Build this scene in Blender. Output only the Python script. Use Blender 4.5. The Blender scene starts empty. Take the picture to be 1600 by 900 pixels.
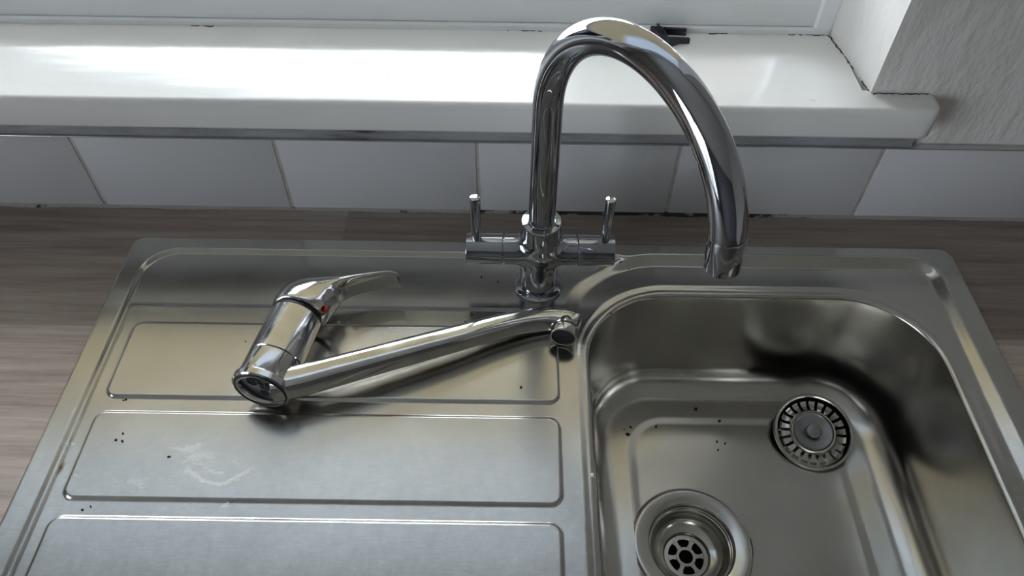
import bpy, bmesh, math, random
import numpy as np
from mathutils import Matrix, Vector

sc = bpy.context.scene
COL = sc.collection

# ------------------------------------------------------------------ camera, sky, exposure
PITCH, ROLL, CAM_H = math.radians(49.4), math.radians(0.85), 0.57
cam_d = bpy.data.cameras.new('camera')
cam_d.sensor_width = 36.0
cam_d.lens = 1172.0 * 36.0 / 1600.0
cam_d.clip_start = 0.01
cam = bpy.data.objects.new('camera', cam_d)
COL.objects.link(cam)
fw = Vector((0, math.cos(PITCH), -math.sin(PITCH)))
u0 = Vector((0, math.sin(PITCH), math.cos(PITCH)))
r0 = Vector((1, 0, 0))
rt = r0 * math.cos(ROLL) + u0 * math.sin(ROLL)
up = u0 * math.cos(ROLL) - r0 * math.sin(ROLL)
cam.matrix_world = Matrix(((rt.x, up.x, -fw.x, 0), (rt.y, up.y, -fw.y, 0),
                           (rt.z, up.z, -fw.z, CAM_H), (0, 0, 0, 1)))
sc.camera = cam

world = bpy.data.worlds.new('overcast_sky')
sc.world = world
world.use_nodes = True
bgn = world.node_tree.nodes['Background']
bgn.inputs[0].default_value = (0.85, 0.93, 1.0, 1)
bgn.inputs[1].default_value = 17.5

sc.view_settings.view_transform = 'Standard'
sc.view_settings.look = 'None'
sc.view_settings.gamma = 1.0
sc.view_settings.use_curve_mapping = False
sc.view_settings.exposure = 0.0


def portal(name, loc, rot, sx, sy):
    l = bpy.data.lights.new(name, 'AREA')
    l.shape = 'RECTANGLE'
    l.size, l.size_y = sx, sy
    l.cycles.is_portal = True
    o = bpy.data.objects.new(name, l)
    o.location = loc
    o.rotation_euler = rot
    COL.objects.link(o)
    return o


WX0, WX1, WZ0, WZ1 = -1.25, 0.325, 0.154, 1.40     # window opening
portal('window_daylight', ((WX0 + WX1) / 2, 0.80, (WZ0 + WZ1) / 2), (math.radians(-90), 0, 0),
       WX1 - WX0, WZ1 - WZ0)
DY0, DY1, DZ0, DZ1 = -2.15, -.35, -.86, 1.15          # unseen glazed door, added in the left wall as fill light
portal('fill_door_daylight', (-2.26, (DY0 + DY1) / 2, (DZ0 + DZ1) / 2), (0, math.radians(-90), 0), DZ1 - DZ0, DY1 - DY0)

# ------------------------------------------------------------------ materials
MATS = {}


class NT:
    def __init__(self, name):
        self.m = bpy.data.materials.new(name)
        self.m.use_nodes = True
        self.t = self.m.node_tree
        self.p = self.t.nodes['Principled BSDF']
        MATS[name] = self.m

    def n(self, kind, **kw):
        nd = self.t.nodes.new(kind)
        for k, v in kw.items():
            if k.startswith('i_'):
                key = k[2:]
                key = int(key) if key.isdigit() else key.replace('_', ' ')
                self.set(nd.inputs[key], v)
            else:
                setattr(nd, k, v)
        return nd

    def set(self, sock, v):
        if isinstance(v, bpy.types.NodeSocket):
            self.t.links.new(v, sock)
        elif isinstance(v, bpy.types.Node):
            self.t.links.new(v.outputs[0], sock)
        else:
            sock.default_value = v

    def base(self, **kw):
        for k, v in kw.items():
            self.set(self.p.inputs[k.replace('_', ' ')], v)

    def coord(self, scale=(1, 1, 1), loc=(0, 0, 0)):
        c = self.n('ShaderNodeTexCoord')
        mp = self.n('ShaderNodeMapping')
        self.set(mp.inputs['Vector'], c.outputs['Object'])
        mp.inputs['Scale'].default_value = scale
        mp.inputs['Location'].default_value = loc
        return mp.outputs[0]

    def noise(self, scale, detail=4, rough=.55, vec=None, sc3=(1, 1, 1)):
        nd = self.n('ShaderNodeTexNoise')
        self.set(nd.inputs['Vector'], vec if vec else self.coord(sc3))
        nd.inputs['Scale'].default_value = scale
        nd.inputs['Detail'].default_value = detail
        nd.inputs['Roughness'].default_value = rough
        return nd.outputs['Fac']

    def ramp(self, fac, stops):
        r = self.n('ShaderNodeValToRGB')
        self.set(r.inputs[0], fac)
        e = r.color_ramp.elements
        while len(e) < len(stops):
            e.new(.5)
        for el, (p, c) in zip(e, stops):
            el.position = p
            el.color = c if len(c) == 4 else (*c, 1)
        return r.outputs[0]

    def mix(self, fac, a, b, mode='MIX'):
        nd = self.n('ShaderNodeMix', data_type='RGBA', blend_type=mode)
        self.set(nd.inputs[0], fac)
        for s, v in ((nd.inputs[6], a), (nd.inputs[7], b)):
            if isinstance(v, tuple) and len(v) == 3:
                v = (*v, 1)
            self.set(s, v)
        return nd.outputs[2]

    def math(self, op, a, b=0.0, clamp=False):
        nd = self.n('ShaderNodeMath', operation=op, use_clamp=clamp)
        self.set(nd.inputs[0], a)
        self.set(nd.inputs[1], b)
        return nd.outputs[0]

    def bump(self, h, strength=.2, dist=.001, prev=None):
        nd = self.n('ShaderNodeBump')
        nd.inputs['Strength'].default_value = strength
        nd.inputs['Distance'].default_value = dist
        self.set(nd.inputs['Height'], h)
        if prev is not None:
            self.set(nd.inputs['Normal'], prev)
        return nd.outputs[0]


def simple(name, col, rough=.5, metal=0.0, **kw):
    t = NT(name)
    t.base(Base_Color=(*col, 1), Roughness=rough, Metallic=metal, **kw)
    return t.m


# chrome: slightly blue bright mirror
simple('chrome', (.43, .44, .475), .05, 1.0)
t = NT('worn_chrome')
f = t.noise(60, 5)
t.base(Base_Color=t.ramp(f, [(.3, (.58, .57, .54)), (.7, (.68, .67, .65))]), Metallic=1.0,
       Roughness=t.ramp(f, [(.35, (.07,) * 3), (.75, (.17,) * 3)]))

# stainless steel sheet: brushed along x, limescale film, scratches, a rust spot
def steel(name, dull=0.0, stains=True):
    t = NT(name)
    brush = t.noise(220, 3, .6, sc3=(.04, 1, 1))
    blot = t.noise(9, 6, .6)
    blot2 = t.noise(38, 6, .7, vec=t.coord(loc=(3.1, 1.7, 0)))
    col = t.ramp(blot, [(.3, (.50, .485, .45)), (.7, (.585, .57, .535))])
    rough = t.ramp(blot, [(.25, (.13 + dull,) * 3), (.75, (.21 + dull,) * 3)])
    if stains:
        c = t.n('ShaderNodeTexCoord')
        sep = t.n('ShaderNodeSeparateXYZ')
        t.set(sep.inputs[0], c.outputs['Object'])
        X, Y = sep.outputs[0], sep.outputs[1]

        def blob(cx, cy, rx, ry, soft):
            dx = t.math('DIVIDE', t.math('SUBTRACT', X, cx), rx)
            dy = t.math('DIVIDE', t.math('SUBTRACT', Y, cy), ry)
            d = t.math('SQRT', t.math('ADD', t.math('MULTIPLY', dx, dx), t.math('MULTIPLY', dy, dy)))
            d = t.math('ADD', d, t.math('MULTIPLY', t.math('SUBTRACT', blot2, .5), .9))
            return d

        def inside(d, soft):
            return t.math('MULTIPLY', t.math('SUBTRACT', 1.0, d), 1.0 / soft, clamp=True)

        # limescale crescent on the middle draining panel
        d1 = blob(-.237, .292, .030, .020, .1)
        ring = t.math('SUBTRACT', 1.0, t.math('MULTIPLY', t.math('ABSOLUTE', t.math('SUBTRACT', d1, .92)), 11.0), clamp=True)
        low = t.math('MULTIPLY', t.math('SUBTRACT', .291, Y), 110.0, clamp=True)
        cres = t.math('MULTIPLY', ring, low, clamp=True)
        # streaky film in front of it
        streak = t.noise(14, 6, .7, sc3=(1, 3.2, 1))
        film = t.math('MULTIPLY', t.math('SUBTRACT', streak, .56), 9.0, clamp=True)
        film = t.math('MULTIPLY', film, inside(blob(-.26, .285, .09, .05, .3), .5))
        scale = t.math('MAXIMUM', t.math('MULTIPLY', cres, .55), t.math('MULTIPLY', film, .28))
        # limescale by the left edge of the drainer
        edge = t.math('MULTIPLY', t.math('SUBTRACT', blot2, .57), 14.0, clamp=True)
        edge = t.math('MULTIPLY', edge, inside(blob(-.362, .305, .022, .045, .3), .5))
        scale = t.math('MAXIMUM', scale, t.math('MULTIPLY', edge, .5))
        rust = inside(blob(-.3698, .2853, .0035, .008, .3), .7)
        col = t.mix(rust, col, (.17, .10, .06))
        col = t.mix(scale, col, (.80, .80, .77))
        # fine mottled scuffing, strongest at the front of the drainer
        m1 = t.noise(130, 5, .75, sc3=(1, .6, 1))
        m2 = t.noise(300, 3, .7, sc3=(.3, 1.6, 1))
        mot = t.math('ADD', t.math('MULTIPLY', m1, .6), t.math('MULTIPLY', m2, .4))
        front = t.math('ADD', .12, t.math('MULTIPLY', t.math('SUBTRACT', .36, Y), 6.5, clamp=True))
        sc_d = t.math('MULTIPLY', t.math('MULTIPLY', t.math('SUBTRACT', .52, mot), 4.5, clamp=True), front, clamp=True)
        sc_l = t.math('MULTIPLY', t.math('MULTIPLY', t.math('SUBTRACT', mot, .53), 4.0, clamp=True), front, clamp=True)
        col = t.mix(t.math('MULTIPLY', sc_d, .55), col, (.38, .375, .37))
        col = t.mix(t.math('MULTIPLY', sc_l, .55), col, (.74, .75, .77))
        # the front panels are worn duller with fine scratches
        worn = t.math('MULTIPLY', t.math('SUBTRACT', .41, Y), 7.0, clamp=True)
        wr = t.math('ADD', .235, t.math('MULTIPLY', blot2, .045))
        bw = t.n('ShaderNodeRGBToBW', i_0=rough).outputs[0]
        rough = t.math('ADD', bw, t.math('MULTIPLY', worn, t.math('SUBTRACT', wr, bw)))
        rough = t.math('ADD', rough, t.math('MULTIPLY', scale, .25))
    vor = t.n('ShaderNodeTexNoise')
    t.set(vor.inputs['Vector'], t.coord((1, .25, 1)))
    vor.inputs['Scale'].default_value = 330
    nb = t.bump(brush, .035, .0006)
    nb = t.bump(t.noise(7, 1, .4, vec=t.coord(loc=(5, 2, 0))), .10, .004, nb)
    nb = t.bump(vor.outputs[0], .02, .0005, nb)
    t.base(Base_Color=col, Metallic=1.0, Roughness=rough, Normal=nb)
    return t.m


steel('sink_steel')
steel('bowl_steel', .045, False)
steel('drain_steel', .02, False)
simple('black_hole', (.004, .004, .004), .8)
simple('black_rubber', (.012, .012, .012), .5)
simple('grey_metal', (.13, .13, .14), .42, 1.0)
simple('brushed_disc', (.36, .36, .38), .32, 1.0)
simple('red_enamel', (.55, .03, .02), .35)
simple('crumb_brown', (.02, .014, .01), .9)
simple('white_fleck', (.75, .75, .73), .5)
simple('joint_dirt', (.045, .035, .028), .9)
simple('dark_plastic', (.022, .024, .034), .38)

# wood laminate worktop: planks printed along x
t = NT('wood_laminate')
c = t.n('ShaderNodeTexCoord')
sep = t.n('ShaderNodeSeparateXYZ')
t.set(sep.inputs[0], c.outputs['Object'])
PW = 0.205
yy = t.math('ADD', sep.outputs[1], 4 * PW - .4335)
row = t.math('FLOOR', t.math('DIVIDE', yy, PW))
xo = t.math('ADD', sep.outputs[0], t.math('MULTIPLY', row, .37))
colx = t.math('FLOOR', t.math('DIVIDE', xo, 1.3))
cmb = t.n('ShaderNodeCombineXYZ')
t.set(cmb.inputs[0], colx)
t.set(cmb.inputs[1], row)
wn = t.n('ShaderNodeTexWhiteNoise', noise_dimensions='3D')
t.set(wn.inputs['Vector'], cmb)
off = t.n('ShaderNodeVectorMath', operation='MULTIPLY_ADD')
t.set(off.inputs[0], wn.outputs['Color'])
off.inputs[1].default_value = (7, 7, 7)
t.set(off.inputs[2], c.outputs['Object'])
mp = t.n('ShaderNodeMapping')
t.set(mp.inputs[0], off)
mp.inputs['Scale'].default_value = (.05, 1, 1)
g1 = t.noise(95, 8, .72, vec=mp.outputs[0])
mp2 = t.n('ShaderNodeMapping')
t.set(mp2.inputs[0], off)
mp2.inputs['Scale'].default_value = (.16, 1, 1)
g2 = t.noise(14, 6, .6, vec=mp2.outputs[0])
g = t.math('ADD', t.math('MULTIPLY', g1, .65), t.math('MULTIPLY', g2, .35))
wcol = t.ramp(g, [(.30, (.13, .095, .078)), (.44, (.245, .192, .162)), (.55, (.325, .268, .232)), (.70, (.44, .375, .335))])
sc_m = t.noise(9, 3, .5, sc3=(3.2, 1, 1))
saw = t.n('ShaderNodeTexNoise')
t.set(saw.inputs['Vector'], t.coord((1, .05, 1)))
saw.inputs['Scale'].default_value = 95
sawm = t.math('MULTIPLY', t.math('MULTIPLY', t.math('SUBTRACT', saw.outputs[0], .55), 5, clamp=True),
              t.math('MULTIPLY', t.math('SUBTRACT', sc_m, .52), 6, clamp=True), clamp=True)
wcol = t.mix(t.math('MULTIPLY', sawm, .35), wcol, (.27, .24, .21))
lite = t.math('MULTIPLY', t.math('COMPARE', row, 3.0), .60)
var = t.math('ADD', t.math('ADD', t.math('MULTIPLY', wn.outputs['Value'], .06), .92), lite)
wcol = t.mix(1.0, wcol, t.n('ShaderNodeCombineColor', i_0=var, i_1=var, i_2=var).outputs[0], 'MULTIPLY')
t.base(Base_Color=wcol, Roughness=.42, Normal=t.bump(g1, .15, .0006))

# glossy white tile, grout, paint, plaster
t = NT('white_tile')
t.base(Base_Color=(.60, .60, .61, 1), Roughness=.12, Normal=t.bump(t.noise(14, 2), .05, .004))
t = NT('grout')
t.base(Base_Color=t.ramp(t.noise(55, 5), [(.3, (.36, .34, .30)), (.7, (.54, .52, .47))]), Roughness=.9)
t = NT('mouldy_sealant')
c = t.n('ShaderNodeTexCoord'); sep = t.n('ShaderNodeSeparateXYZ'); t.set(sep.inputs[0], c.outputs['Object'])
zone = t.math('SUBTRACT', 1.0, t.math('ABSOLUTE', t.math('DIVIDE', t.math('SUBTRACT', sep.outputs[0], .13), .26)), clamp=True)
mm = t.noise(38, 5, .6, sc3=(1, 2, 2))
mould = t.math('MULTIPLY', t.math('SUBTRACT', t.math('ADD', mm, t.math('MULTIPLY', zone, .32)), .63), 14, clamp=True)
t.base(Base_Color=t.mix(mould, (.33, .31, .29), (.012, .011, .010)), Roughness=.55)
t = NT('gloss_paint')
s1 = t.noise(16, 4, .5, sc3=(.22, 1, 1))
s2 = t.noise(120, 4, .6, sc3=(.16, 1, 1))
pit = t.noise(70, 2, .5)
pits = t.math('MULTIPLY', t.math('SUBTRACT', pit, .76), 10, clamp=True)
nb = t.bump(s1, .16, .004)
nb = t.bump(s2, .10, .0008, nb)
dirt = t.math('MULTIPLY', t.math('SUBTRACT', t.noise(45, 5, .65, vec=t.coord(loc=(2, 5, 1))), .68), 9, clamp=True)
t.base(Base_Color=t.mix(t.math('MULTIPLY', dirt, .35), (.83, .82, .79), (.42, .38, .32)), Roughness=.13,
       Normal=t.bump(pits, .35, .001, nb))
t = NT('frame_paint')
t.base(Base_Color=(.83, .84, .84, 1), Roughness=.28, Normal=t.bump(t.noise(25, 3, .5, sc3=(.3, 1, 1)), .1, .002))
t = NT('plaster')
p1 = t.noise(26, 5, .55, vec=None, sc3=(1, .5, .45))
p2 = t.noise(7, 4)
wv = t.n('ShaderNodeMapping')
t.set(wv.inputs[0], t.n('ShaderNodeTexCoord').outputs['Object'])
wv.inputs['Rotation'].default_value = (0, math.radians(35), 0)
wv.inputs['Scale'].default_value = (1, 1, .18)
p3 = t.noise(34, 5, .6, vec=wv.outputs[0])
nb = t.bump(p1, .75, .009)
nb = t.bump(p3, .45, .003, nb)
spots = t.math('MULTIPLY', t.math('SUBTRACT', t.noise(48, 4, .6, vec=t.coord(loc=(1, 9, 4))), .70), 9, clamp=True)
t.base(Base_Color=t.mix(t.math('MULTIPLY', spots, .35), t.ramp(p2, [(.3, (.70, .675, .64)), (.7, (.77, .75, .72))]), (.30, .27, .24)),
       Roughness=.55, Normal=nb)
t = NT('blotchy_grey_paint')  # grey strip colour with darker random blotches
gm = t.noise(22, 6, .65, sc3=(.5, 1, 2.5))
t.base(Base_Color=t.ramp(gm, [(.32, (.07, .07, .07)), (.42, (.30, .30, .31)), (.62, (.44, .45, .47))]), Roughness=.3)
simple('trim_metal', (.55, .55, .56), .2, 1.0)
simple('wall_paint', (.62, .58, .53), .8)
simple('rear_wall_paint', (.16, .16, .18), .7)
simple('ceiling_paint', (.80, .78, .74), .8)
simple('floor_vinyl', (.16, .14, .12), .5)
simple('paving', (.34, .34, .31), .9)
t = NT('leaf_green')
t.base(Base_Color=t.ramp(t.noise(6, 6, .7), [(.3, (.018, .03, .01)), (.7, (.07, .095, .03))]), Roughness=.7)
simple('bark', (.06, .045, .03), .9)
simple('render_wall', (.09, .05, .035), .9)
simple('roof_tile', (.13, .07, .05), .9)
simple('dark_glass', (.02, .025, .03), .08)
simple('cabinet_white', (.55, .54, .52), .4)
# window glass: thin panes, mostly transparent with a fresnel reflection; the added door has panes tinted to dim it
for gname, tint in (('window_glass', (.97, .97, .97, 1)), ('tinted_glass', (.68, .68, .69, 1))):
    t = NT(gname)
    tr = t.n('ShaderNodeBsdfTransparent')
    tr.inputs[0].default_value = tint
    gl = t.n('ShaderNodeBsdfGlossy')
    gl.inputs['Roughness'].default_value = .02
    fr = t.n('ShaderNodeFresnel'); fr.inputs[0].default_value = 1.35
    mx = t.n('ShaderNodeMixShader')
    t.set(mx.inputs[0], fr); t.set(mx.inputs[1], tr); t.set(mx.inputs[2], gl)
    t.t.links.new(mx.outputs[0], t.t.nodes['Material Output'].inputs[0])
# roller blind cloth: cream, lets some daylight through
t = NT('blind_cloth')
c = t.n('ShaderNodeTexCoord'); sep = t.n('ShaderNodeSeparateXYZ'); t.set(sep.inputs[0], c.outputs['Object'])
band = t.math('MULTIPLY', t.math('SUBTRACT', sep.outputs[2], .64), 9.0, clamp=True)     # cream foot; pale upper band put in for the bluish reflection on the steel
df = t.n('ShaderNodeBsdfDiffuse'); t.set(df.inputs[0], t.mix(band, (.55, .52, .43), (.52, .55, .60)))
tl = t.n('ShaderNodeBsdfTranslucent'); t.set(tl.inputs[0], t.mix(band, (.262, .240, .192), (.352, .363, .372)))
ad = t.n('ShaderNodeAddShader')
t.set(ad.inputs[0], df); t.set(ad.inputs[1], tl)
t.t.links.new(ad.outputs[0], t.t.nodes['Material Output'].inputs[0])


# ------------------------------------------------------------------ builders
def link(name, me, mat=None, parent=None):
    o = bpy.data.objects.new(name, me)
    COL.objects.link(o)
    if mat:
        me.materials.clear()
        me.materials.append(MATS[mat])
    if parent:
        o.parent = parent
    return o


def empty(name, loc=(0, 0, 0)):
    o = bpy.data.objects.new(name, None)
    o.empty_display_size = .02
    o.location = loc
    COL.objects.link(o)
    return o


def tag(o, label=None, cat=None, group=None, kind=None):
    if label: o['label'] = label
    if cat: o['category'] = cat
    if group: o['group'] = group
    if kind: o['kind'] = kind
    return o


def from_bm(name, bm, mat, parent=None, smooth=None):
    bmesh.ops.recalc_face_normals(bm, faces=bm.faces[:])
    me = bpy.data.meshes.new(name)
    bm.to_mesh(me)
    bm.free()
    if smooth is not None:
        me.polygons.foreach_set('use_smooth', [True] * len(me.polygons))
        me.set_sharp_from_angle(angle=math.radians(smooth))
    return link(name, me, mat, parent)


def bm_box(bm, x0, x1, y0, y1, z0, z1, bev=0.0, seg=2):
    r = bmesh.ops.create_cube(bm, size=1.0)
    vs = r['verts']
    for v in vs:
        v.co = Vector((x0 + (v.co.x + .5) * (x1 - x0), y0 + (v.co.y + .5) * (y1 - y0), z0 + (v.co.z + .5) * (z1 - z0)))
    if bev:
        es = list({e for v in vs for e in v.link_edges})
        bmesh.ops.bevel(bm, geom=es, offset=bev, segments=seg, affect='EDGES', profile=.5)


def box(name, x0, x1, y0, y1, z0, z1, mat, parent=None, bev=0.0, seg=2):
    bm = bmesh.new()
    bm_box(bm, x0, x1, y0, y1, z0, z1, bev, seg)
    return from_bm(name, bm, mat, parent, 40 if bev else None)


def bm_loft(bm, rings, cap0=True, cap1=True, closed=True):
    vr = [[bm.verts.new(p) for p in r] for r in rings]
    n = len(rings[0])
    for a, b in zip(vr[:-1], vr[1:]):
        for i in range(n if closed else n - 1):
            j = (i + 1) % n
            bm.faces.new((a[i], a[j], b[j], b[i]))
    if cap0: bm.faces.new(vr[0][::-1])
    if cap1: bm.faces.new(vr[-1])
    return vr


def bm_lathe(bm, prof, seg=64, M=None, cap0=False, cap1=False):
    rings = []
    for r, z in prof:
        ring = []
        for i in range(seg):
            a = 2 * math.pi * i / seg
            p = Vector((r * math.cos(a), r * math.sin(a), z))
            ring.append(M @ p if M else p)
        rings.append(ring)
    bm_loft(bm, rings, cap0, cap1)


def lathe(name, prof, mat, parent=None, seg=64, M=None, cap0=False, cap1=False, smooth=32):
    bm = bmesh.new()
    bm_lathe(bm, prof, seg, M, cap0, cap1)
    return from_bm(name, bm, mat, parent, smooth)


def bm_prism(bm, pts, axis, a0, a1):
    """extrude a 2-D polygon; axis 'x': pts are (y,z); 'z': pts are (x,y)"""
    def P(p, a):
        return Vector((a, p[0], p[1])) if axis == 'x' else Vector((p[0], p[1], a)) if axis == 'z' else Vector((p[0], a, p[1]))
    lo = [bm.verts.new(P(p, a0)) for p in pts]
    hi = [bm.verts.new(P(p, a1)) for p in pts]
    n = len(pts)
    for i in range(n):
        j = (i + 1) % n
        bm.faces.new((lo[i], lo[j], hi[j], hi[i]))
    bm.faces.new(lo[::-1])
    bm.faces.new(hi)


def prism(name, pts, axis, a0, a1, mat, parent=None, bev=0.0, smooth=35):
    bm = bmesh.new()
    bm_prism(bm, pts, axis, a0, a1)
    bmesh.ops.recalc_face_normals(bm, faces=bm.faces[:])
    if bev:
        bmesh.ops.bevel(bm, geom=bm.edges[:], offset=bev, segments=2, affect='EDGES', profile=.5)
    return from_bm(name, bm, mat, parent, smooth)


def sstep(a, b, x):
    t_ = np.clip((x - a) / (b - a), 0, 1)
    return t_ * t_ * (3 - 2 * t_)


def sd_rr(x, y, x0, x1, y0, y1, r):
    qx = np.abs(x - (x0 + x1) / 2) - (x1 - x0) / 2 + r
    qy = np.abs(y - (y0 + y1) / 2) - (y1 - y0) / 2 + r
    return np.minimum(np.maximum(qx, qy), 0) + np.hypot(np.maximum(qx, 0), np.maximum(qy, 0)) - r


def sheet(name, xs, ys, hfun, phi, mat, parent):
    """height-field sheet kept where phi(x,y) <= 0, its edge snapped on phi = 0; analytic normals"""
    X, Y = np.meshgrid(xs, ys, indexing='ij')
    nx, ny = X.shape
    xf, yf = X.ravel().copy(), Y.ravel().copy()
    i, j = np.meshgrid(np.arange(nx - 1), np.arange(ny - 1), indexing='ij')
    a = (i * ny + j).ravel()
    F = np.stack([a, a + ny, a + ny + 1, a + 1], 1)
    cx, cy = xf[F].mean(1), yf[F].mean(1)
    keep = phi(cx, cy) <= 0
    used_k = np.zeros(nx * ny, bool); used_k[F[keep].ravel()] = True
    used_r = np.zeros(nx * ny, bool); used_r[F[~keep].ravel()] = True
    edge = used_k & (used_r | (phi(xf, yf) > 0))
    e = 1e-5
    for _ in range(4):
        px, py = xf[edge], yf[edge]
        d = phi(px, py)
        gx = (phi(px + e, py) - phi(px - e, py)) / (2 * e)
        gy = (phi(px, py + e) - phi(px, py - e)) / (2 * e)
        g2 = np.maximum(gx * gx + gy * gy, .2)
        xf[edge] = px - d * gx / g2
        yf[edge] = py - d * gy / g2
    F = F[keep]
    idx = np.full(nx * ny, -1); ids = np.where(used_k)[0]; idx[ids] = np.arange(len(ids))
    F = idx[F]
    x, y = xf[ids], yf[ids]
    z = hfun(x, y)
    h = 3e-4
    nxv = -(hfun(x + h, y) - hfun(x - h, y)) / (2 * h)
    nyv = -(hfun(x, y + h) - hfun(x, y - h)) / (2 * h)
    N = np.stack([nxv, nyv, np.ones_like(nxv)], 1)
    N /= np.linalg.norm(N, axis=1)[:, None]
    me = bpy.data.meshes.new(name)
    nv, nf = len(x), len(F)
    me.vertices.add(nv)
    me.vertices.foreach_set('co', np.stack([x, y, z], 1).ravel().astype(np.float32))
    me.loops.add(nf * 4)
    me.loops.foreach_set('vertex_index', F.ravel().astype(np.int32))
    me.polygons.add(nf)
    me.polygons.foreach_set('loop_start', (np.arange(nf) * 4).astype(np.int32))
    me.update(calc_edges=True)
    me.polygons.foreach_set('use_smooth', [True] * nf)
    me.normals_split_custom_set_from_vertices(N.tolist())
    return link(name, me, mat, parent)


# ------------------------------------------------------------------ the room
YT, YWALL = 0.598, 0.606           # tile face, plaster face
wall = empty('wall_back'); tag(wall, kind='structure')
bm = bmesh.new()
# right of the window with a slightly splayed reveal
bm_prism(bm, [(.3366, YWALL), (2.2, YWALL), (2.2, .785), (.335, .785), (.3245, .745), (.3245, .711)], 'z', -.9, 1.5)
bm_box(bm, -2.2, .3366, YWALL, .785, -.9, .1211)            # below the sill
bm_box(bm, -2.2, .3366, YWALL, .785, WZ1, 1.5)             # above the window
bm_box(bm, -2.2, WX0, YWALL, .785, .1211, WZ1)              # left of it
from_bm('plaster_wall', bm, 'plaster', wall)
# tile bed with the white tiles standing proud of the grout
box('grout_bed', -2.2, 2.2, YT + .0008, YWALL - .0001, .0012, .0935, 'grout', wall)
joints = [-.4454 + .2042 * k for k in range(-4, 9)]
tile_me = None
for k, xj in enumerate(joints[:-1]):
    gap = .0036
    if tile_me is None:
        o = box('tile', gap / 2, .2042 - gap / 2, YT, YT + .0072, .0022, .0945, 'white_tile', wall, .0008, 2)
        tile_me = o.data
    else:
        o = link('tile', tile_me, None, wall)
    o.location.x = xj
# ragged, mould-stained sealant along the worktop
bm = bmesh.new()
rnd = random.Random(4)
rings = []
for k in range(560):
    x = -.75 + k * .0027
    w = .0028 + .0010 * math.sin(x * 57) * math.sin(x * 23 + 1) + rnd.uniform(-.0005, .0006)
    rings.append([(x, YT + .001, .0001), (x, YT - w, .0001), (x, YT - w * .55, .0012), (x, YT + .001, .0018 + w * .45)])
bm_loft(bm, rings)
from_bm('sealant_bead', bm, 'mouldy_sealant', wall, 60)
# strip between the tiles and the window board, with the metal tile edge
s = empty('trim_1'); tag(s, kind='structure')
box('painted_strip', -2.2, .3975, YT + .002, YWALL - .0001, .0955, .1211, 'blotchy_grey_paint', s, .001)
box('metal_edge', -2.2, 2.2, YT - .0012, YT + .0065, .0948, .0962, 'trim_metal', s, .0004, 1)

# window board (sill) with bullnose front and a horn past the reveal
bm = bmesh.new()
SZ, SB, SF = .1542, .1212, .5785
prof = [(.735, SB), (SF + .003, SB), (SF + .001, SB + .001), (SF, SB + .0035), (SF, SZ - .0055), (SF + .0009, SZ - .0025),
        (SF + .003, SZ - .0005), (SF + .0055, SZ), (.735, SZ)]
bm_prism(bm, prof, 'x', WX0 - .08, .330)
from_bm('window_board', bm, 'gloss_paint', None, 50)
sill = bpy.data.objects['window_board']
bm = bmesh.new()
hx = .397
rings = []
for dx, ins in ((.330 - hx, 0), (-.012, 0), (-.006, .0008), (-.002, .003), (0, .007)):
    x = hx + dx
    ring = []
    for (y, z) in [(YWALL + .004, SB), (SF + .003, SB), (SF + .001, SB + .001), (SF, SB + .0035), (SF, SZ - .0055),
                   (SF + .0009, SZ - .0025), (SF + .003, SZ - .0005), (SF + .0055, SZ), (YWALL + .004, SZ)]:
        zc = (SB + SZ) / 2
        ring.append((x, min(y + ins, YWALL + .004), zc + (z - zc) * (1 - ins * 14)))
    rings.append(ring)
bm_loft(bm, rings)
h = from_bm('horn', bm, 'gloss_paint', sill, 50)
tag(sill, 'glossy white painted window board under the window with rounded front edge', 'window sill')

# window: bottom rail, sash, jamb, glazing, blind
win = empty('window_1'); tag(win, kind='structure')
prism('bottom_frame', [(.707, SZ), (.707, .1592), (.7095, .1612), (.716, .1612), (.716, SZ)], 'x', WX0, .3235, 'frame_paint', win)
prism('bottom_rail', [(.7105, .1613), (.7105, .186), (.7125, .1905), (.722, .1965), (.742, .207), (.742, .1613)], 'x', WX0 + .02, .309, 'frame_paint', win, .0012)
prism('jamb_frame', [(.3245, .708), (.309, .708), (.306, .711), (.306, .745), (.3225, .745)], 'z', SZ + .0001, WZ1, 'frame_paint', win)
prism('sash_stile', [(.3055, .714), (.293, .714), (.288, .724), (.288, .742), (.3055, .742)], 'z', .197, WZ1 - .03, 'frame_paint', win, .0012)
box('jamb_frame', WX0, WX0 + .018, .708, .745, SZ, WZ1, 'frame_paint', win)
box('mullion', -.855, -.805, .712, .745, .19, WZ1 - .03, 'frame_paint', win, .003)
box('head_frame', WX0, .3235, .708, .745, WZ1 - .04, WZ1, 'frame_paint', win)
box('glass_pane', WX0 + .018, -.84, .7335, .7375, .19, WZ1 - .03, 'window_glass', win)
box('glass_pane', -.82, .295, .7335, .7375, .19, WZ1 - .03, 'window_glass', win)
BLIND_Z = .36
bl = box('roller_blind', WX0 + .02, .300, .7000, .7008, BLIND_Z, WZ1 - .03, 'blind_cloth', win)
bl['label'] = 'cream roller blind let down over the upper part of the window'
box('bottom_bar', WX0 + .02, .300, .6985, .7023, BLIND_Z - .02, BLIND_Z, 'frame_paint', bl, .0015)
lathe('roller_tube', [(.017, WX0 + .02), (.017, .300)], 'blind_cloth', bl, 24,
      Matrix.Translation((0, .690, WZ1 - .022)) @ Matrix.Rotation(math.radians(90), 4, 'Y'), True, True)

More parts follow.
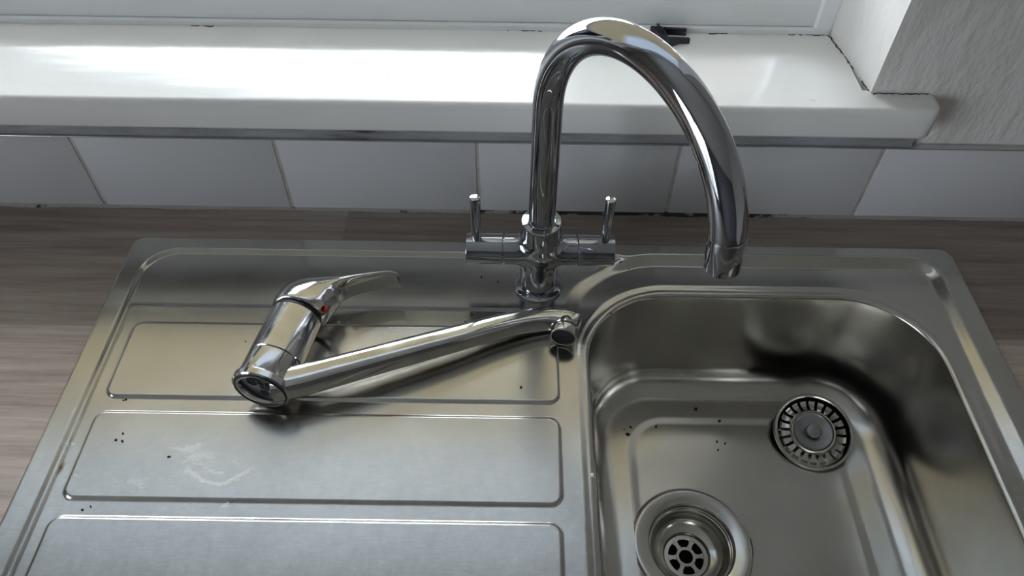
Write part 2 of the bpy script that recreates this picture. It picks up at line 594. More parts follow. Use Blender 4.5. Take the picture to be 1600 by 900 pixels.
# the rest of the kitchen shell
bm = bmesh.new()
for b in ((-2.3, -2.2, -2.6, DY0, -.9, 1.5), (-2.3, -2.2, DY1, .86, -.9, 1.5), (-2.3, -2.2, DY0, DY1, DZ1, 1.5), (-2.3, -2.2, DY0, DY1, -.9, DZ0)):
    bm_box(bm, *b)
tag(from_bm('wall_left', bm, 'wall_paint'), kind='structure')
dr = empty('fill_door', (-2.25, (DY0 + DY1) / 2, DZ0)); tag(dr, kind='structure')  # added opening, lets sky light in to fill the room
hw, hh = (DY1 - DY0) / 2, DZ1 - DZ0
for y0, y1, z0, z1 in ((-hw, -hw + .08, 0, hh), (hw - .08, hw, 0, hh), (-.05, .05, 0, hh), (-hw + .08, hw - .08, hh - .08, hh), (-hw + .08, hw - .08, 0, .12)):
    box('fill_door_frame', -.03, .03, y0, y1, z0, z1, 'frame_paint', dr)
for y0, y1 in ((-hw + .07, -.04), (.04, hw - .07)):
    box('glass_pane', -.003, .003, y0, y1, .11, hh - .07, 'tinted_glass', dr)
for nm, b, m in (('wall_right', (2.2, 2.3, -2.6, .86, -.9, 1.5), 'wall_paint'),
                 ('wall_front', (-2.3, 2.3, -2.7, -2.6, -.9, 1.5), 'rear_wall_paint'),
                 ('floor', (-2.3, 2.3, -2.7, .86, -1.0, -.9), 'floor_vinyl'),
                 ('ceiling', (-2.3, 2.3, -2.7, .86, 1.5, 1.6), 'ceiling_paint')):
    tag(box(nm, *b, m), kind='structure')
# outdoors
tag(box('floor_outside', -14, 9, -9, 14, -1.2, -1.05, 'paving'), kind='structure')

# a leafy tree outside, mirrored in the window board and the chrome
tree = empty('garden_tree', (1.0, 4.9, -1.05))
tag(tree, 'green leafy garden tree outside the window', 'tree')
lathe('trunk', [(.17, 0), (.13, .8), (.11, 2.0), (.08, 3.4)], 'bark', tree, 14)
rnd = random.Random(5)
vs_, fs_ = [], []
lumps = [(rnd.uniform(-.42, .30), rnd.uniform(-.4, .4), rnd.uniform(2.2, 6.4), rnd.uniform(.32, .46)) for _ in range(40)]
for lx, ly, lz, lr in lumps:
    for _ in range(260):
        d_ = Vector((rnd.gauss(0, 1), rnd.gauss(0, 1), rnd.gauss(0, 1))).normalized() * lr * rnd.uniform(.55, 1.0)
        c_ = Vector((lx, ly, lz)) + d_
        e1 = Vector((rnd.gauss(0, 1), rnd.gauss(0, 1), rnd.gauss(0, 1))).normalized()
        e2 = e1.orthogonal().normalized()
        b0 = len(vs_)
        L_ = rnd.uniform(.07, .13)
        vs_ += [c_ - e1 * L_, c_ + e2 * L_ * .45, c_ + e1 * L_, c_ - e2 * L_ * .45]
        fs_.append((b0, b0 + 1, b0 + 2, b0 + 3))
me = bpy.data.meshes.new('leaves')
me.from_pydata([tuple(v) for v in vs_], [], fs_)
o = link('leaves', me, 'leaf_green', tree)
o['kind'] = 'stuff'

# the house next door
hs = empty('neighbour_house', (4.22, 8.2, -1.05))
tag(hs, 'brown brick house standing outside beyond the window', 'house')
box('walls', -2.45, 2.45, -2.0, 2.0, 0, 7.6, 'render_wall', hs)
prism('roof', [(-2.25, 7.5), (2.25, 7.5), (0, 9.4)], 'x', -2.6, 2.6, 'roof_tile', hs)
for x_, z_ in ((-1.3, 1.0), (1.3, 1.0), (-1.3, 4.6), (1.3, 4.6)):
    w_ = box('house_window', x_ - .5, x_ + .5, -2.04, -1.98, z_, z_ + 1.1, 'frame_paint', hs, .01)
    for k in (-1, 1):
        box('pane', x_ + k * .24 - .2, x_ + k * .24 + .2, -2.05, -2.03, z_ + .08, z_ + 1.02, 'dark_glass', w_)

# ------------------------------------------------------------------ worktop with the sink cut-out
SX0, SX1, SY0, SY1 = -.398, .460, .052, .551
bm = bmesh.new()
xs_, ys_ = [-1.5, SX0 + .012, SX1 - .012, 1.5], [-.01, SY0 + .012, SY1 - .012, YT + .004]
for i in range(3):
    for j in range(3):
        if (i, j) != (1, 1):
            v = [bm.verts.new((xs_[a], ys_[b], 0)) for a, b in ((i, j), (i + 1, j), (i + 1, j + 1), (i, j + 1))]
            bm.faces.new(v)
bmesh.ops.remove_doubles(bm, verts=bm.verts[:], dist=1e-5)
g = bmesh.ops.extrude_face_region(bm, geom=bm.faces[:])
bmesh.ops.translate(bm, verts=[e for e in g['geom'] if isinstance(e, bmesh.types.BMVert)], vec=(0, 0, -.038))
o = from_bm('worktop', bm, 'wood_laminate')
tag(o, 'dark brown wood-grain laminate worktop around the steel sink', 'worktop')
# plain base units that carry the worktop, left and right of the sink
for nm, x0, x1, lb in (('base_cabinet', -1.5, -.405, 'white base cabinet under the worktop left of the sink'),
                       ('base_cabinet', .47, 1.5, 'white base cabinet under the worktop right of the sink')):
    r = empty(nm, ((x0 + x1) / 2, .3, -.9))
    tag(r, lb, 'cabinet')
    cxm = (x0 + x1) / 2
    box('carcass', x0 - cxm, x1 - cxm, -.27, .25, .1, .862, 'cabinet_white', r)
    box('plinth', x0 - cxm, x1 - cxm, -.22, .25, 0, .1, 'cabinet_white', r)
    for s_ in (-1, 1):
        hw = (x1 - x0) / 4
        d = box('door', s_ * hw - hw + .003, s_ * hw + hw - .003, -.29, -.27, .105, .855, 'cabinet_white', r, .002)
        box('handle', s_ * hw - s_ * (hw - .05) - .006, s_ * hw - s_ * (hw - .05) + .006, -.31, -.29, .68, .80, 'grey_metal', d, .003)

# ------------------------------------------------------------------ sink
OX0, OX1, OY0, OY1, OR = .0665, .416, .105, .4935, .09
RIM, DECK, LAND, LEDGE = .0018, -.0022, .0002, -.0052
PANELS = [(-.359, .0437, .354, .438, .010), (-.359, .0432, .2585, .3395, .010), (-.360, .0420, .165, .2440, .010), (-.360, .0410, .075, .150, .010)]


def sd_outer(x, y):
    return sd_rr(x, y, SX0, SX1, SY0, SY1, .014)


def sd_open(x, y):
    return sd_rr(x, y, OX0, OX1, OY0, OY1, OR)


def sd_ledge(x, y):
    d = sd_rr(x, y, .050, .4410, .085, .5385, .030)
    # chamfered corner beside the tap
    d2 = ((.1015 - x) * .62 + (y - .5285) * .785)
    k = .022
    hh = np.clip(.5 + .5 * (d2 - d) / k, 0, 1)
    return d * (1 - hh) + d2 * hh + k * hh * (1 - hh)


def h_sink(x, y):
    # left tray (drainer + tap deck)
    dt = sd_rr(x, y, -.3795, .30, .066, .5355, .036)
    dl = sd_ledge(x, y)
    T = sstep(.0, -.0055, dt) * (1 - sstep(.092, .128, x))
    z = RIM + (DECK - RIM) * T
    # the drainer land lies a little above the tap deck
    inl = sstep(-.004, -.010, dt) * T
    step = sstep(.4640, .4572, y) * inl
    z = z + (LAND - DECK) * step
    for (a, b, c_, d_, r) in PANELS:
        dp = sd_rr(x, y, a, b, c_, d_, r)
        z = z + .0022 * sstep(.0012, -.0022, dp)
    # ledge around the bowl: follows the rim at the back and right, fades out at the drainer
    fade = 1 - (1 - sstep(.405, .470, y)) * (1 - sstep(.075, .16, x))
    lvl = LAND + (LEDGE - LAND) * fade
    wgt = sstep(.0, -.0150, dl)
    z = z * (1 - wgt) + lvl * wgt
    # small bead around the opening
    do = sd_open(x, y)
    z = z + .0010 * sstep(.0115, .0085, do) * sstep(.10, .14, np.maximum(x, y - .33)) * 0
    z = z - .0012 * sstep(.007, .0, do)
    # outer edge of the rim rolls down onto the worktop
    e = np.clip((-sd_outer(x, y)) / .0032, 0, 1)
    z = z * np.sqrt(np.clip(1 - (1 - e) ** 2, 0, 1)) + .0002
    return z


sink = empty('kitchen_sink', (0, 0, 0))
tag(sink, 'stainless steel inset kitchen sink with left-hand draining board and one bowl', 'sink')
fine = .00125
xs = np.arange(SX0 - .002, SX1 + .003, fine)
ys = np.concatenate([np.arange(SY0 - .002, .185, .004), np.arange(.186, SY1 + .003, fine)])
sheet('draining_board', xs, ys, h_sink, lambda x, y: np.maximum(sd_outer(x, y), -sd_open(x, y)), 'sink_steel', sink)


def rr_contour(inset, n=20, m=28):
    x0, x1, y0, y1 = OX0 + inset, OX1 - inset, OY0 + inset, OY1 - inset
    r = max(OR - inset, .01)
    pts = []
    cs = [(x1 - r, y1 - r, 0), (x0 + r, y1 - r, 90), (x0 + r, y0 + r, 180), (x1 - r, y0 + r, 270)]
    for k, (cx, cy, a0) in enumerate(cs):
        for i in range(n + 1):
            a = math.radians(a0 + 90 * i / n)
            pts.append((cx + r * math.cos(a), cy + r * math.sin(a)))
        nx_, ny_, a1 = cs[(k + 1) % 4]
        ex, ey = nx_ + r * math.cos(math.radians(a1)), ny_ + r * math.sin(math.radians(a1))
        sx, sy = pts[-1]
        for i in range(1, m):
            pts.append((sx + (ex - sx) * i / m, sy + (ey - sy) * i / m))
    return np.array(pts)


FLOOR_Z, F_IN = -.1500, .058
profile = []
for i in range(9):                      # rolled lip
    a = math.radians(90 * i / 8)
    profile.append((-.0004 + .0074 * math.sin(a), -.0070 * (1 - math.cos(a))))
for i in range(1, 12):                  # wall
    tt = i / 11
    profile.append((.0070 + .0050 * tt, -.0070 - .1105 * tt))
fr = .031
for i in range(1, 13):                  # cove at the foot of the wall
    a = math.radians(90 * i / 12)
    profile.append((.0120 + fr * (1 - math.cos(a)), -.1175 - fr * 1.0482 * math.sin(a)))
pi_, pz_ = profile[-1]
for i in range(1, 7):
    tt = i / 6
    profile.append((pi_ + (F_IN + .0003 - pi_) * tt, pz_ + (FLOOR_Z - pz_) * tt))
base = rr_contour(0.0)
htop = h_sink(base[:, 0], base[:, 1])
bm = bmesh.new()
rings = []
for k, (ins, dz) in enumerate(profile):
    c_ = rr_contour(ins)
    w = max(0.0, 1 - k / 14.0)
    rings.append([(p[0], p[1], dz + hz * w) for p, hz in zip(c_, htop)])
bm_loft(bm, rings, False, False)
bowl = from_bm('bowl', bm, 'bowl_steel', sink, 60)
bowl.data.flip_normals() if bowl.data.polygons[0].normal.z < 0 else None
DX, DY, DR = .181, .291, .0594
fx0, fx1, fy0, fy1 = OX0 + F_IN, OX1 - F_IN, OY0 + F_IN, OY1 - F_IN


def h_floor(x, y):
    dd = np.hypot(x - DX, y - DY)
    return FLOOR_Z - .0022 * sstep(.13, .06, dd) - .0009 * sstep(-.001, -.012, sd_rr(x, y, fx0, fx1, fy0, fy1, .045))


sheet('bowl_floor', np.arange(fx0 - .004, fx1 + .005, .002), np.arange(fy0 - .004, fy1 + .005, .002), h_floor,
      lambda x, y: np.maximum(sd_rr(x, y, fx0, fx1, fy0, fy1, OR - F_IN), DR - np.hypot(x - DX, y - DY)), 'bowl_steel', bowl)
# waste: flange, cup and grating
M = Matrix.Translation((DX, DY, -.1532))
fl = lathe('drain_flange', [(.0600, -.0045), (.0588, -.0045), (.0585, -.0008), (.0578, .0004), (.0565, .0010), (.0545, .0010), (.0460, .0000), (.0428, -.0008),
                            (.0418, -.0022), (.0412, -.0060), (.0404, -.0064), (.0404, -.0098), (.0392, -.0104), (.0388, -.0135), (.0376, -.0150),
                            (.0366, -.0185), (.0340, -.0235), (.0300, -.0265), (.0262, -.0278), (.0240, -.0285), (.0232, -.0300), (.0229, -.0340)],
           'drain_steel', sink, 96, M)
bm = bmesh.new()


def bm_annulus(bm, r0, r1, z0, z1, seg=64, bev=.0005):
    rings = []
    for r, z in ((r0, z0), (r0, z1 - bev), (r0 + bev, z1), (r1 - bev, z1), (r1, z1 - bev), (r1, z0)):
        rings.append([(r * math.cos(2 * math.pi * i / seg), r * math.sin(2 * math.pi * i / seg), z) for i in range(seg)])
    bm_loft(bm, rings, False, False)


bm_annulus(bm, .0178, .0226, -.036, -.0318)
bm_annulus(bm, .0068, .0102, -.036, -.0318, 48)
for k in range(6):
    a = math.radians(60 * k + 3)
    ca, sa = math.cos(a), math.sin(a)
    # spokes widen towards both rings
    prof = [(.0085, .0034), (.0105, .0024), (.0135, .0018), (.0160, .0024), (.0195, .0042)]
    top = [(r, w) for r, w in prof] + [(r, -w) for r, w in prof[::-1]]
    lo = [bm.verts.new((r * ca - w * sa, r * sa + w * ca, -.036)) for r, w in top]
    hi = [bm.verts.new((r * ca - w * sa, r * sa + w * ca, -.0322)) for r, w in top]
    for i in range(len(top)):
        j = (i + 1) % len(top)
        bm.faces.new((lo[i], lo[j], hi[j], hi[i]))
    bm.faces.new(hi)
for v in bm.verts: v.co = M @ v.co
from_bm('drain_grating', bm, 'drain_steel', fl, 35)
lathe('drain_pipe', [(.0232, -.034), (.0215, -.060), (.0001, -.062)], 'black_hole', fl, 48, M)

# ------------------------------------------------------------------ basket strainer lying tilted in the bowl
st = empty('basket_strainer', (.3258, .4105, -.1385))
st.rotation_euler = (math.radians(15), math.radians(-4), 0)
tag(st, 'round steel basket strainer plug lying loose on the bowl floor', 'sink strainer')
lathe('rim', [(.0372, -.0030), (.0380, .0012), (.0392, .0022), (.0408, .0022), (.0418, .0012), (.0419, -.0004), (.0405, -.0016), (.0380, -.0030)], 'drain_steel', st, 96)
lathe('gasket', [(.0400, -.0014), (.0412, -.0024), (.0410, -.0036), (.0370, -.0042), (.0365, -.003)], 'black_rubber', st, 72)
lathe('basket', [(.0376, -.0010), (.0366, -.0085), (.0330, -.0125), (.0200, -.0130), (.0001, -.0130)], 'black_hole', st, 72)
ring = lathe('slotted_ring', [(.0205, -.0006), (.0212, .0010), (.0225, .0012), (.0238, .0004), (.0246, -.0012), (.0240, -.003)], 'drain_steel', st, 72)
bm = bmesh.new()
NF = 22
for k in range(NF):
    a = 2 * math.pi * k / NF
    ca, sa = math.cos(a), math.sin(a)
    rr = [(.0234, .0016, -.0005), (.0262, .0021, -.0022), (.0295, .0027, -.0036), (.0325, .0031, -.0036), (.0345, .0033, -.0022), (.0348, .0033, -.0048)]
    L = [bm.verts.new((r * ca - w * sa, r * sa + w * ca, z)) for r, w, z in rr]
    R_ = [bm.verts.new((r * ca + w * sa, r * sa - w * ca, z)) for r, w, z in rr]
    Ld = [bm.verts.new((r * ca - w * sa, r * sa + w * ca, z - .0025)) for r, w, z in rr]
    Rd = [bm.verts.new((r * ca + w * sa, r * sa - w * ca, z - .0025)) for r, w, z in rr]
    for i in range(len(rr) - 1):
        bm.faces.new((L[i], R_[i], R_[i + 1], L[i + 1]))
        bm.faces.new((L[i], L[i + 1], Ld[i + 1], Ld[i]))
        bm.faces.new((R_[i], Rd[i], Rd[i + 1], R_[i + 1]))
from_bm('ribs', bm, 'drain_steel', ring, 30)
lathe('centre_disc', [(.0212, -.0006), (.0206, -.0002), (.0200, -.0010), (.0185, -.0016), (.0001, -.0016)], 'brushed_disc', st, 72)
lathe('knob', [(.0058, -.0016), (.0058, -.0004), (.0066, .0008), (.0078, .0022), (.0080, .0036), (.0074, .0044), (.0060, .0047), (.0001, .0046)], 'brushed_disc', st, 48)
lathe('stem', [(.007, -.0130), (.007, -.0155), (.0001, -.0155)], 'black_rubber', st, 24)

# ------------------------------------------------------------------ chrome two-handle mixer tap
TX, TY, TZ = .0262, .494, DECK
tap = empty('mixer_tap', (TX, TY, TZ))
tag(tap, 'tall chrome swan-neck mixer tap with two side handles, standing behind the sink', 'tap')
CZ = .0508 - TZ                       # axis of the cross piece above the deck
lathe('base_flange', [(.0001, 0), (.0240, 0), (.0243, .0012), (.0238, .0030), (.0222, .0042), (.0182, .0046), (.0178, .0065)], 'chrome', tap, 72)
RV, RH, KB = .0182, .0149, .009


def smin(a, b, k):
    hh = np.clip(.5 + .5 * (b - a) / k, 0, 1)
    return b * (1 - hh) + a * hh - k * hh * (1 - hh)


def sdf_tee(p):
    dv = np.hypot(p[:, 0], p[:, 1]) - RV
    dh = np.hypot(p[:, 1], p[:, 2] - CZ) - RH
    return smin(dv, dh, KB)


def tee_grid(axis, lo, hi, r, na=112, nl=130):
    A, L = np.meshgrid(np.linspace(0, 2 * np.pi, na, endpoint=False), np.linspace(lo, hi, nl), indexing='ij')
    A, L = A.ravel(), L.ravel()
    if axis == 'z':
        P_ = np.stack([r * np.cos(A), r * np.sin(A), L], 1)
    else:
        P_ = np.stack([L, r * np.cos(A), CZ + r * np.sin(A)], 1)
    e_ = 1e-5

    def grad(q):
        return np.stack([(sdf_tee(q + np.eye(3)[i] * e_) - sdf_tee(q - np.eye(3)[i] * e_)) / (2 * e_) for i in range(3)], 1)
    for _ in range(12):
        g_ = grad(P_)
        g_ /= np.maximum(np.linalg.norm(g_, axis=1), 1e-6)[:, None]
        P_ = P_ - sdf_tee(P_)[:, None] * g_
    N_ = grad(P_)
    N_ /= np.maximum(np.linalg.norm(N_, axis=1), 1e-6)[:, None]
    ia, il = np.meshgrid(np.arange(na), np.arange(nl - 1), indexing='ij')
    ja = (ia + 1) % na
    F_ = np.stack([ia * nl + il, ja * nl + il, ja * nl + il + 1, ia * nl + il + 1], -1).reshape(-1, 4)
    if axis == 'x':
        F_ = F_
    return P_, N_, F_


p1, n1, f1 = tee_grid('z', .005, .0905, RV)
p2, n2, f2 = tee_grid('x', -.0338, .0338, RH)
P_ = np.vstack([p1, p2]); N_ = np.vstack([n1, n2]); F_ = np.vstack([f1, f2 + len(p1)])
me = bpy.data.meshes.new('body')
me.from_pydata(P_.tolist(), [], F_.tolist())
me.polygons.foreach_set('use_smooth', [True] * len(me.polygons))
me.normals_split_custom_set_from_vertices(N_.tolist())
body = link('body', me, 'chrome', tap)
# collar on top of the body: a flat bevelled ring sloping in to the pipe
lathe('collar', [(RV, .0880), (.0185, .0892), (.0185, .0905), (.0179, .0911), (.0136, .0915), (.0132, .0908), (.0122, .0906)], 'chrome', tap, 72)
lathe('swivel_ring', [(.0129, .0905), (.0129, .0925), (.0126, .0929), (.0121, .0929)], 'chrome', tap, 64)
for s_ in (-1, 1):
    Mh = Matrix.Translation((0, 0, CZ)) @ Matrix.Rotation(math.radians(90 * s_), 4, 'Y')
    hd = lathe('handle', [(.0128, .0335), (.0128, .0352), (.0146, .0356), (.0150, .0361), (.0150, .0694), (.0147, .0700), (.0140, .0703), (.0001, .0703)],
               'chrome', tap, 72, Mh)
    lathe('lever_pin', [(.0001, .010), (.0045, .010), (.0045, .0155), (.0047, .0158), (.0047, .0652), (.0044, .0659), (.0039, .0661), (.0001, .0661)],
          'chrome', hd, 40, Matrix.Translation((s_ * .0605, 0, CZ)))
# swan neck
def tube(name, pts, radii, mat, parent, seg=56, cap=True, smooth=50):
    bm = bmesh.new()
    pts = [Vector(p) for p in pts]
    rings = []
    ref = None
    for i, p in enumerate(pts):
        d = (pts[min(i + 1, len(pts) - 1)] - pts[max(i - 1, 0)]).normalized()
        if ref is None:
            ref = d.orthogonal().normalized()
        else:
            ref = (ref - d * ref.dot(d)).normalized()
        b_ = d.cross(ref)
        r = radii[i] if isinstance(radii, (list, tuple)) else radii
        rings.append([p + (ref * math.cos(2 * math.pi * k / seg) + b_ * math.sin(2 * math.pi * k / seg)) * r for k in range(seg)])
    bm_loft(bm, rings, cap, cap)
    return from_bm(name, bm, mat, parent, smooth)


SDX, SDY = .110, -.163
RR = math.hypot(SDX, SDY) / 2
ZS = .2145 - TZ
PR = .0122
pts = [(0, 0, .085 + (ZS - .085) * k / 12) for k in range(12)]
for k in range(0, 73):
    a = math.pi * k / 72
    s_ = (1 - math.cos(a)) / 2
    pts.append((SDX * s_, SDY * s_, ZS + RR * math.sin(a)))
neck_end = Vector(pts[-1])
kk = len(pts) - 6
spout = tube('spout', pts[:kk + 1], PR, 'chrome', tap)
p_a, p_b = Vector(pts[kk]), Vector(pts[-1])
dd = (p_b - p_a).normalized()
q = Vector((0, 0, 1)).rotation_difference(dd)
Ma = Matrix.Translation(p_a) @ q.to_matrix().to_4x4()
La = (p_b - p_a).length
lathe('aerator', [(.0118, -.0004), (.0118, .0004), (.0122, .0006), (.0123, .0010), (.0123, La + .0045), (.0120, La + .0055), (.0108, La + .0058), (.0104, La + .0050), (.0102, La + .0030), (.0001, La + .0030)],
      'chrome', spout, 64, Ma)

# ------------------------------------------------------------------ old single-lever tap lying on the draining board
old = empty('lever_mixer_tap')
a_ = Vector((.184, .983, 0)).normalized()
p_ = Vector((a_.y, -a_.x, 0))
old.matrix_world = Matrix(((p_.x, 0, a_.x, -.212), (p_.y, 0, a_.y, .346), (0, -1, 0, .0281), (0, 0, 0, 1)))
tag(old, 'old detached chrome single-lever tap lying on its side on the draining board', 'tap')
RB = .0235
lathe('base_ring', [(.0185, .0016), (.0195, -.0006), (.0215, -.0010), (.0245, -.0008), (.0257, .0004), (.0257, .0058), (.0252, .0064), (.0238, .0066)], 'worn_chrome', old, 80)
lathe('base_seal', [(.0216, -.0012), (.0222, -.0018), (.0232, -.0018), (.0238, -.0010)], 'black_rubber', old, 64)
bp = lathe('base_plate', [(.0001, .0042), (.0170, .0042), (.0186, .0036), (.0190, .0010)], 'grey_metal', old, 64)
for (hx_, hy_, hr) in ((.0085, -.0050, .0046), (-.0075, -.0055, .0046), (.0008, .0078, .0040), (.0000, -.0010, .0020)):
    lathe('inlet_hole', [(hr + .0012, .0041), (hr + .0009, .0030), (hr, .0030), (hr - .0004, .0036), (.0001, .0037)], 'black_hole', bp, 28, Matrix.Translation((hx_, hy_, 0)))
    lathe('inlet_lip', [(hr + .0013, .0041), (hr + .0010, .0028), (hr + .0002, .0028), (hr, .0036)], 'grey_metal', bp, 28, Matrix.Translation((hx_, hy_, 0)))
lathe('swivel_body', [(.0225, .0064), (.0232, .0068), (RB, .0076), (RB, .0300), (RB - .0006, .0306), (RB - .0010, .0309)], 'worn_chrome', old, 80)
lathe('upper_body', [(RB - .0010, .0309), (RB - .0006, .0312), (RB, .0318), (RB, .0790), (RB - .0005, .0797), (.0215, .0800)], 'worn_chrome', old, 80)
lathe('gap_ring', [(.0215, .0795), (.0226, .0800), (.0226, .0835), (.0210, .0840)], 'black_rubber', old, 72)
# lever: dome cap sweeping out into a paddle
secs = [((-.0238, .0846), (.0242, .0840), .0240), ((-.0250, .0862), (.0256, .0852), .0250), ((-.0250, .0935), (.0275, .0890), .0249), ((-.0225, .1045), (.0288, .0955), .0242),
        ((-.0130, .1145), (.0305, .1030), .0222), ((.0030, .1218), (.0330, .1095), .0188), ((.0220, .1292), (.0375, .1172), .0150),
        ((.0400, .1360), (.0470, .1268), .0130), ((.0560, .1422), (.0600, .1348), .0120), ((.0680, .1464), (.0702, .1398), .0112),
        ((.0755, .1468), (.0772, .1396), .0102), ((.0792, .1442), (.0798, .1382), .0080), ((.0806, .1404), (.0805, .1378), .0035)]
# densify by Catmull-Rom
def cr(P0, P1, P2, P3, t_):
    return .5 * ((2 * P1) + (-P0 + P2) * t_ + (2 * P0 - 5 * P1 + 4 * P2 - P3) * t_ ** 2 + (-P0 + 3 * P1 - 3 * P2 + P3) * t_ ** 3)


SA = np.array([[u[0], u[1], l[0], l[1], w] for u, l, w in secs])
dense = []
for i in range(len(SA) - 1):
    P0, P1, P2, P3 = SA[max(i - 1, 0)], SA[i], SA[i + 1], SA[min(i + 2, len(SA) - 1)]
    for k in range(6):
        dense.append(cr(P0, P1, P2, P3, k / 6))
dense.append(SA[-1])
rings = []
for q_i, s_ in enumerate(dense):
    U, L, w = Vector((s_[0], 0, s_[1])), Vector((s_[2], 0, s_[3])), s_[4]
    c_ = (U + L) / 2
    hv = (U - L) / 2
    tt = q_i / len(dense)
    flat = 1 - .75 * float(sstep(.35, .62, np.array(tt)))      # hollow underside of the paddle
    ring = []
    for k in range(64):
        a = 2 * math.pi * k / 64
        s1, c1 = math.sin(a), math.cos(a)
        vv = s1 if s1 > 0 else s1 * flat * (1 - .0)
        if s1 < 0 and flat < 1:
            vv = s1 * (flat + (1 - flat) * abs(c1) ** 6)
        ring.append(c_ + hv * vv + Vector((0, 1, 0)) * (w * c1))
    rings.append(ring)
bm = bmesh.new()
bm_loft(bm, rings)
lev = from_bm('lever', bm, 'worn_chrome', old, 50)
# hot/cold marker on the front of the cap
Mr = Matrix.Translation((.0268, -.0085, .0885)) @ Matrix.Rotation(math.radians(80), 4, 'Y')
dot = lathe('temperature_marker', [(.0034, -.0014), (.0034, .0006), (.0026, .0012), (.0001, .0014)], 'red_enamel', lev, 24, Mr @ Matrix.Rotation(math.radians(-18), 4, 'X'))
dot['label'] = 'small red hot-water marker'
# spout: rounded-square section rising to a turned-down end
cl = [(.008, .006, .0, .0125, .0125), (.0292, .0163, .0004, .0122, .0124), (.0814, .0485, .0020, .0113, .0118), (.1463, .0899, .0058, .0105, .0112), (.1800, .1125, .0085, .0100, .0108),
      (.2050, .1265, .0105, .0095, .0105), (.2250, .1350, .0125, .0096, .0106), (.2380, .1372, .0138, .0100, .0113), (.2480, .1374, .0144, .0097, .0113), (.2530, .1370, .0146, .0088, .0100), (.2552, .1366, .0146, .0062, .0072), (.2557, .1365, .0146, .0030, .0036)]
CA = np.array(cl)
dense = []
for i in range(len(CA) - 1):
    P0, P1, P2, P3 = CA[max(i - 1, 0)], CA[i], CA[i + 1], CA[min(i + 2, len(CA) - 1)]
    for k in range(6):
        dense.append(cr(P0, P1, P2, P3, k / 6))
dense.append(CA[-1])
rings = []
for i, s_ in enumerate(dense):
    c_ = Vector((s_[0], s_[2], s_[1]))
    nx_ = dense[min(i + 1, len(dense) - 1)]; pv = dense[max(i - 1, 0)]
    d = Vector((nx_[0] - pv[0], nx_[2] - pv[2], nx_[1] - pv[1])).normalized()
    side = Vector((0, 1, 0)); side = (side - d * side.dot(d)).normalized()
    hv = side.cross(d)
    ring = []
    for k in range(56):
        a = 2 * math.pi * k / 56
        c1, s1 = math.cos(a), math.sin(a)
        e_ = 2 / 3.2
        ring.append(c_ + hv * (s_[3] * math.copysign(abs(s1) ** e_, s1)) + side * (s_[4] * math.copysign(abs(c1) ** e_, c1)))
    rings.append(ring)
bm = bmesh.new()
bm_loft(bm, rings)
osp = from_bm('spout', bm, 'worn_chrome', old, 50)
Mt = Matrix.Translation((.2425, .0138, .1375)) @ Matrix.Rotation(math.radians(180), 4, 'X')
lathe('spout_end', [(.0060, -.003), (.0104, .0), (.0118, .004), (.0122, .0085), (.0112, .0092)], 'worn_chrome', osp, 56, Mt)
ae = lathe('aerator', [(.0110, .0108), (.0124, .0111), (.0128, .0117), (.0128, .0192), (.0123, .0200), (.0110, .0200), (.0104, .0180)], 'worn_chrome', osp, 56, Mt)
lathe('aerator_gasket', [(.0108, .0088), (.0116, .0091), (.0116, .0108), (.0108, .0111)], 'black_rubber', osp, 48, Mt)
lathe('aerator_mesh', [(.0112, .0197), (.0103, .0187), (.0001, .0185)], 'black_hole', osp, 40, Mt)

# ------------------------------------------------------------------ small black plastic clip on the window board
cl_o = empty('plastic_clip', (.1545, .6945, SZ))
tag(cl_o, 'small dark plastic window clip with two prongs on the white window board', 'clip')
prism('clip_body', [(-.017, .022), (-.009, .024), (-.002, .010), (.000, -.004), (.001, -.013), (-.003, -.017), (-.008, -.008), (-.0105, .004), (-.016, .012)], 'z', .0, .0065, 'dark_plastic', cl_o, .0006)
prism('clip_rib', [(-.0115, .023), (-.0095, .023), (-.0035, .001), (-.0055, .001)], 'z', .0064, .0085, 'dark_plastic', cl_o, .0004)
prism('prong', [(-.003, .0125), (.0205, .0105), (.0205, .0075), (-.001, .0085)], 'z', .0, .0072, 'dark_plastic', cl_o, .0005)
prism('prong', [(-.0005, -.0025), (.0218, -.0035), (.0222, -.0075), (.012, -.0085), (.002, -.0145), (-.001, -.0145)], 'z', .0, .0052, 'dark_plastic', cl_o, .0005)

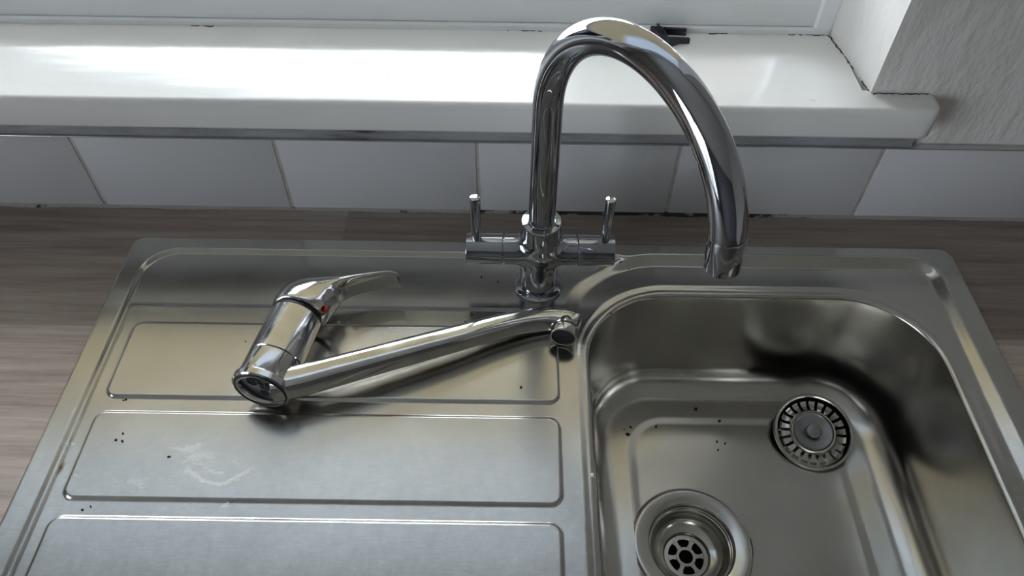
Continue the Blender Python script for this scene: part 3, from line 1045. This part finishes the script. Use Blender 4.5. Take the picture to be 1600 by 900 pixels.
# jagged crack where the window board meets the reveal, and dirt along the frame joint
rnd = random.Random(8)
def crack(name, pts, w0, parent):
    bm = bmesh.new()
    rings = []
    P = [Vector(p) for p in pts]
    for a, b in zip(P[:-1], P[1:]):
        n = max(2, int((b - a).length / .003))
        for k in range(n):
            c = a.lerp(b, k / n) + Vector((rnd.uniform(-.0012, .0012), rnd.uniform(-.0012, .0012), 0))
            d = (b - a).normalized()
            sd = Vector((-d.y, d.x, 0)) * w0 * rnd.uniform(.15, 1.1)
            rings.append([c - sd, c - sd * .5 + Vector((0, 0, .0006)), c + sd * .5 + Vector((0, 0, .0006)), c + sd])
    bm_loft(bm, rings)
    return from_bm(name, bm, 'joint_dirt', parent)
crack('joint_crack', [(.3225, .7075, SZ), (.3275, .683, SZ), (.3295, .660, SZ), (.3345, .640, SZ), (.3345, .622, SZ), (.337, .606, SZ)], .0011, sill)
crack('joint_crack', [(.282, .7068, SZ), (.322, .7068, SZ)], .0008, sill)
for x0_, x1_ in ((-.335, -.31), (-.01, .03), (.20, .222), (.06, .075)):
    crack('joint_crack', [(x0_, .7066, SZ), (x1_, .7066, SZ)], .0007, sill)
crack('joint_crack', [(.339, .6052, SZ), (.395, .6052, SZ)], .0008, sill)

# ------------------------------------------------------------------ crumbs
rnd = random.Random(11)
bm = bmesh.new()
spots = [(-.2828, .296), (-.341, .3511), (-.339, .3518), (-.3382, .2498), (-.3326, .2525), (-.3323, .3108), (-.3285, .3169), (-.3265, .3097),
         (-.2483, .4157), (-.0445, .4447), (-.0575, .4367), (-.0387, .4534), (.0223, .4723), (.0305, .4725), (.0094, .3692), (-.0313, .5042), (-.0143, .4985),
         (.1205, .5205), (.0975, .462), (.112, .5265)]
low = [(.1318, .4195), (.1245, .4162), (.1599, .4208), (.2067, .4435), (.2307, .4292), (.2234, .3938), (.2323, .4016), (.2237, .4038), (.128, .410)]


def crumb(x, y, z, s):
    r = bmesh.ops.create_icosphere(bm, subdivisions=1, radius=s)
    rz = Matrix.Rotation(rnd.uniform(0, 6.28), 3, 'Z')
    fx = rnd.uniform(.7, 1.9)
    for v in r['verts']:
        c = v.co * rnd.uniform(.75, 1.25)
        c = rz @ Vector((c.x * fx, c.y, c.z * .6))
        v.co = c + Vector((x, y, z + s * .45))


for x, y in spots:
    crumb(x, y, float(h_sink(np.array([x]), np.array([y]))[0]), rnd.uniform(.0007, .0012))
for x, y in low:
    crumb(x, y, float(h_floor(np.array([x]), np.array([y]))[0]), rnd.uniform(.0008, .0017))
o = from_bm('crumbs', bm, 'crumb_brown')
# bit of white sealant stuck on the lip of the bowl
ws = box('sealant_fleck', .0672, .0698, .2848, .2885, -.0028, .0006, 'white_fleck', sink, .0007)
tag(o, 'tiny dark crumbs scattered over the steel sink', 'crumbs', kind='stuff')
